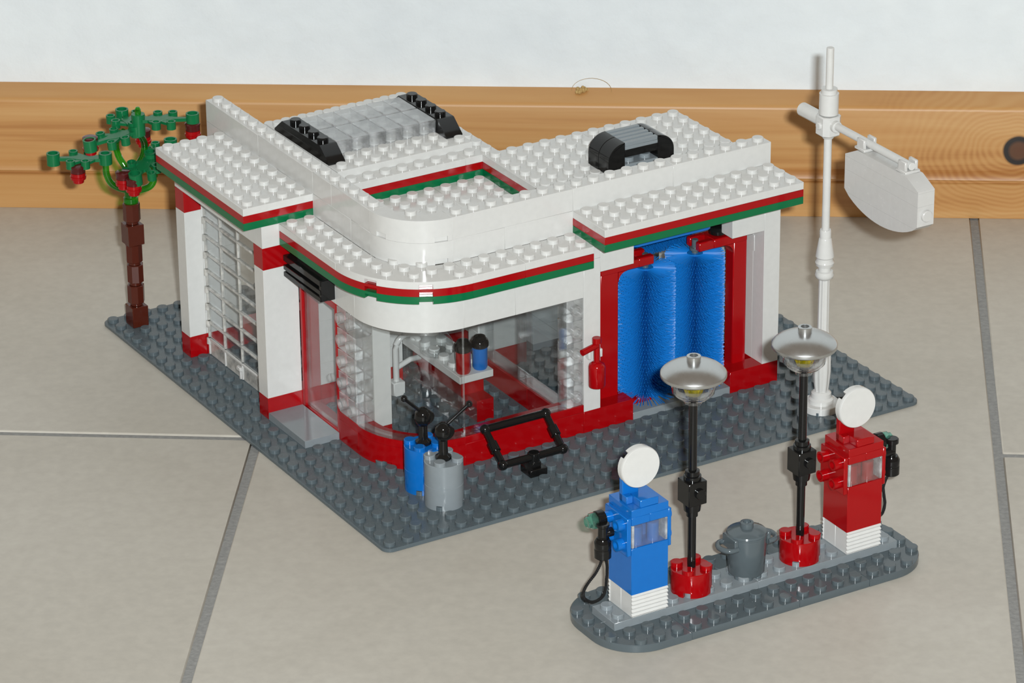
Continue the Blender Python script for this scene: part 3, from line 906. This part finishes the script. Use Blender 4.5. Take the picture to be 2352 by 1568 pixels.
def clip(poly, axis, val, keep_less):
    out = []
    for i in range(len(poly)):
        p, q = poly[i], poly[(i + 1) % len(poly)]
        ip = (p[axis] <= val) == keep_less; iq = (q[axis] <= val) == keep_less
        if ip: out.append(p)
        if ip != iq:
            u = (val - p[axis]) / (q[axis] - p[axis])
            out.append(tuple(p[k] + (q[k] - p[k]) * u for k in (0, 1)))
    return out
t = thing('sign_board', 'blank white hanging sign board with chamfered top and curved underside', 'sign', (27, -3.25, 12.3))
outline = [(3.05, .95), (3.05, 2.8), (2.05, 3.3), (-2.05, 3.3), (-3.05, 2.8), (-3.05, .95)]
outline += [(-3.05 + 6.1 * u, .95 - .95 * (1 - (2 * u - 1) ** 2) ** .8) for u in [i / 16 for i in range(1, 16)]]
rows = [(-.1, .8, (-3.2, -1, .6, 3.2)), (.8, 2.0, (-3.2, -1.6, -.8, 1.0, 2.2, 3.2)), (2.0, 2.7, (-3.2, -2.05, 0, 1.4, 3.2)), (2.7, 3.4, (-3.2, -1.2, 1.3, 3.2))]
for z0, z1, cols in rows:
    for y0, y1 in zip(cols, cols[1:]):
        p = clip(clip(clip(clip(outline, 0, y0 + .003, False), 0, y1 - .003, True), 1, z0 + .003, False), 1, z1 - .003, True)
        if len(p) < 3: continue
        M = Matrix.Translation((-.5, 0, 0)) @ Matrix(((0, 0, 1, 0), (1, 0, 0, 0), (0, 1, 0, 0), (0, 0, 0, 1)))
        MB().prism(p, 0, 1, M).build('brick', OFFWHITE, t)
for y in (1.95, -1.5):
    hk = MB().box(-.40, y - .3, 3.4, -.22, y + .3, 3.92, .04); hk.box(.22, y - .3, 3.4, .40, y + .3, 3.92, .04); hk.box(-.45, y - .42, 3.305, .45, y + .42, 3.45, .03)
    hk.build('hanger_clip', OFFWHITE, t)
MB().cyl(0, 0, 0, .2, .3, 18, .03, Matrix.Translation((0, -3.04, 1.5)) @ Matrix.Rotation(radians(90), 4, 'X')).build('side_stud', OFFWHITE, t)

# ---- tree
TX, TY = 1.5, 30.5
t = thing('toy_tree', 'toy tree with brown brick trunk, green leaves and red fruit on the baseplate corner', 'tree', (TX, TY, 0))
tr = section('trunk', t)
for k in range(6):
    z = 1.2 * k
    if k in (0, 4):
        w = .47
        b = MB().box(-w, -w, z + .01, w, w, z + 1.19, .03)
        o = b.build('brick', BROWN, tr)
    else:
        b = MB().cyl(.06 if k == 2 else 0, 0, z + .16, z + 1.19, .47, 8, .03, Matrix.Rotation(radians(22.5 + 10 * k), 4, 'Z')); b.cyl(0, 0, z, z + .2, .34, 16)
        o = b.build('brick', BROWN, tr)
MB().lathe([(.36, 7.2), (.40, 7.25), (.40, 7.5), (.34, 7.55), (.34, 7.85), (.30, 8.3)], seg=18).build('stem_base', CLEARG, t)
camR = Vector((cos(-0.53865), sin(-0.53865), 0)); camF = Vector((-sin(-0.53865), cos(-0.53865), 0))
def at(r, f, z): v = camR * r + camF * f; return (v.x, v.y, z)
stems = [[at(0, 0, 7.9), at(-.5, .0, 8.0), at(-1.0, 0, 8.3), at(-1.25, 0, 8.9), at(-1.25, 0, 9.5)],
         [at(0, 0, 7.9), at(.55, -.2, 8.0), at(1.15, -.3, 8.3), at(1.35, -.2, 8.9), at(1.2, -.1, 9.6)],
         [at(0, 0, 8.1), at(-.2, .3, 9.0), at(-.6, .5, 9.7), at(-.7, .5, 10.5), at(-.2, .3, 11.2)],
         [at(0, 0, 8.1), at(.3, .3, 9.0), at(.75, .3, 9.8), at(.85, .2, 10.6), at(.55, 0, 11.3)]]
def smooth(pts, n=5):
    P = [Vector(p) for p in pts]; out = []
    for i in range(len(P) - 1):
        p0, p1, p2, p3 = P[max(i - 1, 0)], P[i], P[i + 1], P[min(i + 2, len(P) - 1)]
        for k in range(n):
            u = k / n
            out.append(.5 * ((2 * p1) + (p2 - p0) * u + (2 * p0 - 5 * p1 + 4 * p2 - p3) * u * u + (3 * p1 - p0 - 3 * p2 + p3) * u ** 3))
    return out + [P[-1]]
for st_ in stems: MB().sweep(smooth(st_), .19, 10).build('stem', CLEARG, t)
MB().lathe([(.36, 11.1), (.36, 12.3), (.30, 12.3)], at(.62, 0, 0)[0], at(.62, 0, 0)[1], 0, 18).build('top_joint', LEAF, t)
MB().lathe([(.17, 12.2), (.17, 12.55), (.10, 12.68), (.03, 12.7)], at(.62, 0, 0)[0], at(.62, 0, 0)[1], 0, 14).build('top_bud', CLEARG, t)
def leaf(origin, direction, length=2.85, tilt=0.0, label=None):
    d = Vector(direction).normalized(); ang = math.atan2(d.y, d.x)
    M = Matrix.Translation(origin) @ Matrix.Rotation(ang, 4, 'Z') @ Matrix.Rotation(tilt, 4, 'Y')
    b = MB(); L = length; th = .09
    b.pipe(0, 0, -.3, .32, .36, .24, 18, M)
    b.prism([(.25, -.28), (.8, -.30), (1.3, -.36), (L * .66, -.15), (L - .3, -.12), (L - .3, .12), (L * .66, .15), (1.3, .36), (.8, .30), (.25, .28)], -th, th, M)
    for x0, dx, dy, r in ((.55, .45, .62, .25), (1.05, .75, .62, .25)):
        for sy in (-1, 1):
            e = (x0 + dx, sy * (dy + .1))
            nx, ny = -sy * dy, dx; q = math.hypot(nx, ny); nx, ny = nx / q * .14, ny / q * .14
            b.prism([(x0 - nx, sy * .1 - ny), (e[0] - nx, e[1] - ny), (e[0] + nx, e[1] + ny), (x0 + nx, sy * .1 + ny)][::sy], -th * .8, th * .8, M)
            b.pipe(e[0], e[1], -.26, .18, r, r - .08, 14, M)
            b.lathe([(r - .05, -.05), (r - .05, .02)], e[0], e[1], 0, 14, M)
    b.cup(L, 0, -.32, .34, .36, .27, .3, 18, M)
    return b.build('leaf', LEAF, t)
J1 = at(-1.25, 0, 9.75); J2 = at(1.2, -.1, 9.75); J3 = at(.62, 0, 11.95); J4 = at(.5, 0, 11.35)
leaf(J1, -camR, 2.8)
leaf(J3, camR + camF * .02, 2.9)
leaf(J4, -camR * .9 - camF * .52, 2.75, radians(6))
leaf(at(.4, .1, 11.5), -camR * .42 + camF * .9, 2.0)
leaf(at(1.2, 0, 9.85), -camR * .30 - camF * 1.0, 2.3, radians(10))
leaf(J2, camR * .4 + camF * .9, 2.2)
def fruit(p):
    x, y, z = p
    f = MB().lathe([(.34, .42), (.42, .38), (.42, .28), (.40, .25), (.40, .02)], x, y, z, 16)
    o = f.build('fruit_top', DARKRED, None)
    g = MB().lathe([(.28, -.58), (.30, -.56), (.30, -.38), (.42, -.36), (.44, -.2), (.40, -.18), (.40, 0)], x, y, z, 16)
    fo = g.build('fruit', RED, t); o.parent = fo
    return fo
for p in (at(-2.68, -.70, 9.25), at(-.15, -1.75, 9.3), at(.42, -2.15, 9.1), at(3.5, 0, 11.35), at(.75, .8, 10.7), at(-1.9, -.9, 10.95)):
    fruit(p)

# ================================================================== FUEL ISLAND
IO = (-0.06, 0.04, 0.0); IR = radians(-0.5)
isl = thing('pump_island', 'dark grey rounded island plate with a light grey strip, in front of the baseplate', 'island plate', (13 + IO[0], -12 + IO[1], -.2), IR)
pl_specs = [(-9, -5, 'l'), (-5, 1, 'm'), (1, 5, 'm'), (5, 9, 'r')]
for a, b_, kind in pl_specs:
    for y0, y1, fb in ((-3, 0, 'f'), (0, 3, 'b')):
        m = MB(); r = 2.35
        if kind == 'm': poly = [(a + .01, y0 + .01), (b_ - .01, y0 + .01), (b_ - .01, y1 - .01), (a + .01, y1 - .01)]
        elif kind == 'l' and fb == 'f': poly = arc(a + r, y0 + r, r, 180, 270, 12) + [(b_ - .01, y0), (b_ - .01, y1 - .01), (a, y1 - .01)]
        elif kind == 'l': poly = [(a, y0 + .01), (b_ - .01, y0 + .01), (b_ - .01, y1)] + arc(a + r, y1 - r, r, 90, 180, 12)
        elif fb == 'f': poly = [(a + .01, y0)] + arc(b_ - r, y0 + r, r, 270, 360, 12) + [(b_, y1 - .01), (a + .01, y1 - .01)]
        else: poly = [(a + .01, y0 + .01), (b_, y0 + .01)] + arc(b_ - r, y1 - r, r, 0, 90, 12) + [(a + .01, y1)]
        m.prism(poly, .004, .4, c=.03)
        for i in range(a, b_):
            for j in range(y0, y1):
                x, y = i + .5, j + .5
                if abs(x) < 8 and abs(y) < 1: continue
                if abs(x) > 8.4 and abs(y) > 2.4: continue
                m.stud(x, y, .396)
        m.build('plate', DARKGREY, isl)
for a, b_ in ((-8, 0), (0, 8)):
    brick(isl, a, -1, .4, b_, 1, .8, LIGHTGREY, True, 'plate')

def on_island(x, y, z=.6):
    v = Matrix.Rotation(IR, 3, 'Z') @ Vector((x - 13, y + 12, 0))
    return (13 + IO[0] + v.x, -12 + IO[1] + v.y, z)

def pump(label, mat, x, side):
    """a pump, its origin at the middle of its foot; side: where the nozzle hangs"""
    t = thing('fuel_pump', label, 'fuel pump', on_island(x, -12), IR, 'fuel pumps on the island')
    ft = section('ribbed_foot', t)
    for y0, y1 in ((-1, 0), (0, 1)):
        b = MB().box(-.94, y0 + .01, .004, .94, y1 - .01, 1.196, .02)
        for k in range(6):
            z = .03 + k * .2
            if y0 < 0: b.prism([(0, 0), (.10, .1), (0, .19)], -.985, .985, Matrix.Translation((0, y0 + .03, z)) @ Matrix(((0, 0, 1, 0), (-1, 0, 0, 0), (0, 1, 0, 0), (0, 0, 0, 1))))
            else: b.prism([(0, 0), (.10, .1), (0, .19)], -.985, .985, Matrix.Translation((0, y1 - .03, z)) @ Matrix(((0, 0, 1, 0), (1, 0, 0, 0), (0, 1, 0, 0), (0, 0, 0, 1))))
        b.build('brick', WHITE, ft)
    body = section('body', t)
    brick(body, -1, -1, 1.2, 1, 1, 3.6, mat)
    brick(body, -1, 0, 3.6, 1, 1, 4.8, mat)
    brick(body, -1, -1, 4.8, 0, 1, 5.2, mat, name='plate'); brick(body, 0, -1, 4.8, 1, 1, 5.2, mat, name='plate'); brick(body, -1, -1, 5.2, 1, 1, 5.6, mat, name='plate')
    w = section('display', t)
    MB().box(-.95, -.98, 3.62, .95, -.90, 4.78, .02).build('display_pane', CLEARW, w)
    e = MB()
    for sx in (-1, 1): e.box(min(sx * .97, sx * .84), -.99, 3.62, max(sx * .97, sx * .84), -.3, 4.78, .02)
    e.build('display_edge', DISPEDGE, w)
    inn = MB()
    for sx in (-.45, .45):
        inn.lathe([(.3, 0), (.3, .9), (.25, .92)], sx, -.5, 3.6, 14)
    inn.build('display_works', mat, w)
    for sx in (-1, 1):
        th, sl = (.24, .36) if sx != side else (.22, .34)
        if sx > 0: th, sl = .18, .14
        p = MB().box(min(sx * 1.0, sx * (1 + th)), -.98, 3.25, max(sx * 1.0, sx * (1 + th)), .98, 5.2, .03)
        p.build('side_plate', mat, t)
        for y in (-.5, .5):
            for z in (3.75, 4.75):
                M = Matrix.Translation((sx * (1 + th), y, z)) @ Matrix.Rotation(radians(90 * sx), 4, 'Y')
                MB().cup(0, 0, 0, sl, .29, .19, .06, 18, M).build('side_stud', mat, t)
    MB().box(-.52, -.98, 5.6, .48, -.05, 5.98, .03).build('top_tile', mat, t)
    bk = MB().box(-.88, .0, 5.6, -.0, .28, 7.3, .03); bk.box(-.88, -.35, 5.6, -.52, .28, 5.98, .03)
    bk.build('globe_bracket', mat, t)
    g = MB()
    Mg = Matrix.Translation((-.12, -.30, 7.34)) @ Matrix.Rotation(radians(90), 4, 'X')
    g.lathe([(.97, -.12), (1.02, -.08), (1.02, .06), (.99, .1)], 0, 0, 0, 44, Mg)
    for q in range(4):
        poly = arc(0, 0, 1.0, q * 90 + 55, q * 90 + 125, 8) + arc(0, 0, .8, q * 90 + 125, q * 90 + 55, 8)
        g.prism(poly, -.34, -.1, Mg)
    g.build('round_sign', WHITE, t)
    # nozzle: black holder ring, teal lens, gun, handle and its cord
    sx = side
    nz = section('nozzle', t)
    yy = .5
    Mx = Matrix.Translation((sx * 1.6, yy, 4.75)) @ Matrix.Rotation(radians(90 * sx), 4, 'Y')
    MB().lathe([(.38, 0), (.42, .03), (.42, .38), (.36, .42)], seg=20, M=Mx).build('holder_ring', BLACK, nz)
    Mt = Matrix.Translation((sx * 2.0, yy, 4.75)) @ Matrix.Rotation(radians(90 * sx), 4, 'Y')
    le = MB().lathe([(.34, 0), (.40, .06), (.40, .26), (.30, .32), (.30, .46), (.24, .52), (.1, .44)], seg=16, M=Mt, flute=8, depth=.06)
    le.build('teal_lens', CLEART, nz)
    gx, gy = (-1.95, -.02) if sx < 0 else (2.3, .1)
    gz = 3.05
    gn = MB()
    gn.sweep([(sx * 1.45, gy, 4.25), (gx + sx * .05, gy, 4.25)], .22, 14)
    gn.build('gun_arm', BLACK, nz)
    gn = MB().lathe([(.26, gz + .95), (.20, gz + 1.0), (.20, gz + 1.65), (.32, gz + 1.66), (.32, gz + 1.86), (.28, gz + 1.9)] if sx > 0 else [(.26, gz + .95), (.23, gz + 1.0), (.23, gz + 1.55), (.31, gz + 1.62), (.31, gz + 1.74)], gx, gy, 0, 18)
    gn.build('gun', BLACK, nz)
    hd = MB().lathe([(.36, gz - .02), (.40, gz + .02), (.40, gz + .45), (.39, gz + .47), (.40, gz + .49), (.40, gz + .80), (.30, gz + .98)], gx, gy, 0, 20)
    hd.build('handle', BLACK, nz)
    if sx < 0:
        pts = [(gx, gy - .05, gz + .1), (gx - .25, gy + .1, gz - .7), (gx - .75, gy + .3, gz - 1.5), (gx - .85, gy + .3, gz - 2.0), (gx - .45, gy + .15, gz - 2.3), (gx + .05, gy, gz - 2.0), (gx + .2, gy, gz - 1.2), (gx + .2, gy - .05, gz - .5), (gx + .1, gy - .05, gz + .1)]
    else:
        pts = [(gx - .1, gy, gz + .1), (gx - .45, gy - .05, gz - .5), (gx - .45, gy - .1, gz - 1.0), (gx - .38, gy - .1, gz - 1.5), (gx - .55, gy - .1, gz - 2.0), (gx - .85, gy + .2, gz - 2.2), (gx - 1.1, gy + .5, gz - 1.6), (gx - 1.1, gy + .6, gz - .8)]
    sp = smooth(pts, 8)
    c = MB().sweep(sp, .055, 8)
    for ph in (0, pi):
        tw = []
        for i in range(len(sp) * 4):
            u = i / 4; k = min(int(u), len(sp) - 2); p = sp[k].lerp(sp[k + 1], u - k)
            tg = (sp[k + 1] - sp[k]).normalized(); n1 = tg.cross(Vector((.2, 1, .1))).normalized(); n2 = tg.cross(n1)
            tw.append(p + n1 * (.05 * cos(i * 1.1 + ph)) + n2 * (.05 * sin(i * 1.1 + ph)))
        c.sweep(tw, .035, 5)
    c.build('cord', STRING, nz)
    return t
pump('blue fuel pump with round white top sign on the island', BLUE, 6.92, -1)
pump('red fuel pump with round white top sign on the island', RED, 19.0, 1)

def lamp(label, x):
    t = thing('island_lamp', label, 'lamp', on_island(x, -12), IR, 'lamps on the pump island')
    b = MB()
    nt = []
    for q in (0, 90, 180, 270):
        lo, hi = q + 45 - 10, q + 45 + 10
        nt += [(cos(radians(a)) * .98, sin(radians(a)) * .98) for a in range(q - 35, q + 36, 10)]
        nt += [(cos(radians(lo + 1)) * .72, sin(radians(lo + 1)) * .72), (cos(radians(hi - 1)) * .72, sin(radians(hi - 1)) * .72)]
    b.prism(nt, .004, .27)
    b.lathe([(.98, .27), (.98, 1.17), (.95, 1.2)], seg=40)
    for i in (-.5, .5):
        for j in (-.5, .5): b.stud(i, j, 1.2, .3, .21, 18)
    b.build('base', RED, t)
    MB().cyl(0, 0, 1.2, 10.6, .2, 18).build('pole', BLACK, t)
    MB().lathe([(.28, 3.9), (.28, 4.15), (.40, 4.2), (.44, 4.55), (.44, 4.62)], seg=20).build('lower_collar', BLACK, t)
    bx = MB().box(-.5, -.5, 4.6, .5, .5, 5.8, .03)
    bx.cyl(0, 0, 0, .14, .26, 16, .02, Matrix.Translation((.1, -.5, 5.2)) @ Matrix.Rotation(radians(90), 4, 'X'))
    bx.build('box', BLACK, t)
    MB().lathe([(.42, 5.78), (.42, 6.0), (.34, 6.02), (.34, 6.25), (.28, 6.27)], seg=20).build('upper_collar', BLACK, t)
    g = MB().lathe([(.36, 9.68), (.40, 9.71), (.42, 9.92), (.74, 10.02), (.98, 10.26), (1.04, 10.62), (1.01, 10.64), (.93, 10.33), (.70, 10.10), (.36, 10.02)], seg=32, cap=False)
    g.build('glass_dish', CLEARB, t)
    y = MB().lathe([(.34, 10.12), (.40, 10.16), (.50, 10.45), (.62, 10.62), (.62, 10.95), (.45, 11.02)], seg=24, flute=12, depth=.1)
    y.build('yellow_lens', CLEARY, t)
    d = MB().lathe([(1.46, 11.10), (1.52, 11.06), (1.54, 11.09), (1.54, 11.24), (1.52, 11.27), (1.46, 11.35), (1.34, 11.45), (1.16, 11.56), (.92, 11.66), (.65, 11.73), (.33, 11.77), (.33, 12.08), (.29, 12.1), (.2, 12.1), (.2, 11.9)], seg=48)
    d.build('shade', SILVER, t)
    return t
lamp('silver shaded lamp on black pole, next to the blue pump', 9.86)
lamp('silver shaded lamp on black pole, next to the red pump', 16.0)

t = thing('trash_can', 'dark grey toy trash can with lid and side handles between the lamps', 'trash can', on_island(12.95, -12), IR)
bd = MB().lathe([(.82, .12), (.88, .2), (.95, 1.5), (.98, 2.1), (1.0, 2.12), (1.0, 2.18), (.85, 2.2)], seg=16)
for q in range(8):
    a = radians(22.5 + 45 * q); bd.cyl(.66 * cos(a), .66 * sin(a), 0, .2, .2, 10)
bd.build('body', DARKGREY, t)
MB().lathe([(.97, 2.16), (.98, 2.2), (.94, 2.28), (.60, 2.42), (.32, 2.46), (.32, 2.72), (.28, 2.74), (.2, 2.74), (.2, 2.58)], seg=32).build('lid', DARKGREY, t)
for sx in (-1, 1):
    h = MB()
    h.sweep(smooth([(sx * .85, -.55, 1.72), (sx * 1.25, -.52, 1.72), (sx * 1.48, -.2, 1.72), (sx * 1.48, .2, 1.72), (sx * 1.25, .52, 1.72), (sx * .85, .55, 1.72)], 4), .13, 10)
    h.box(min(sx * .82, sx * 1.02), -.55, 1.55, max(sx * .82, sx * 1.02), .55, 2.2, .04)
    h.build('side_handle', DARKGREY, t)

# ---- lint on the skirting
LW = lambda s_, off, z: tuple(wn * (42.957 + off) + wd * s_ + Vector((0, 0, z)))
t = thing('lint_scrap', 'tiny tan scrap of lint with a curled hair on the baseboard', 'lint', LW(7.9, 1.5, 6.83))
b = MB()
for k in range(9):
    b.ball(random.uniform(-.28, .28), random.uniform(-.1, .1), random.uniform(.02, .26), random.uniform(.1, .16), 7, 5)
b.ball(.4, 0, .04, .1, 7, 5)
b.build('clump', LINT, t)
hr = [tuple(wd * (1.15 * cos(radians(a)) + .6) + Vector((0, 0, .1 + .75 * sin(radians(a))))) for a in range(-10, 191, 12)]
MB().sweep(hr, .012, 5).build('hair', LINT, t)
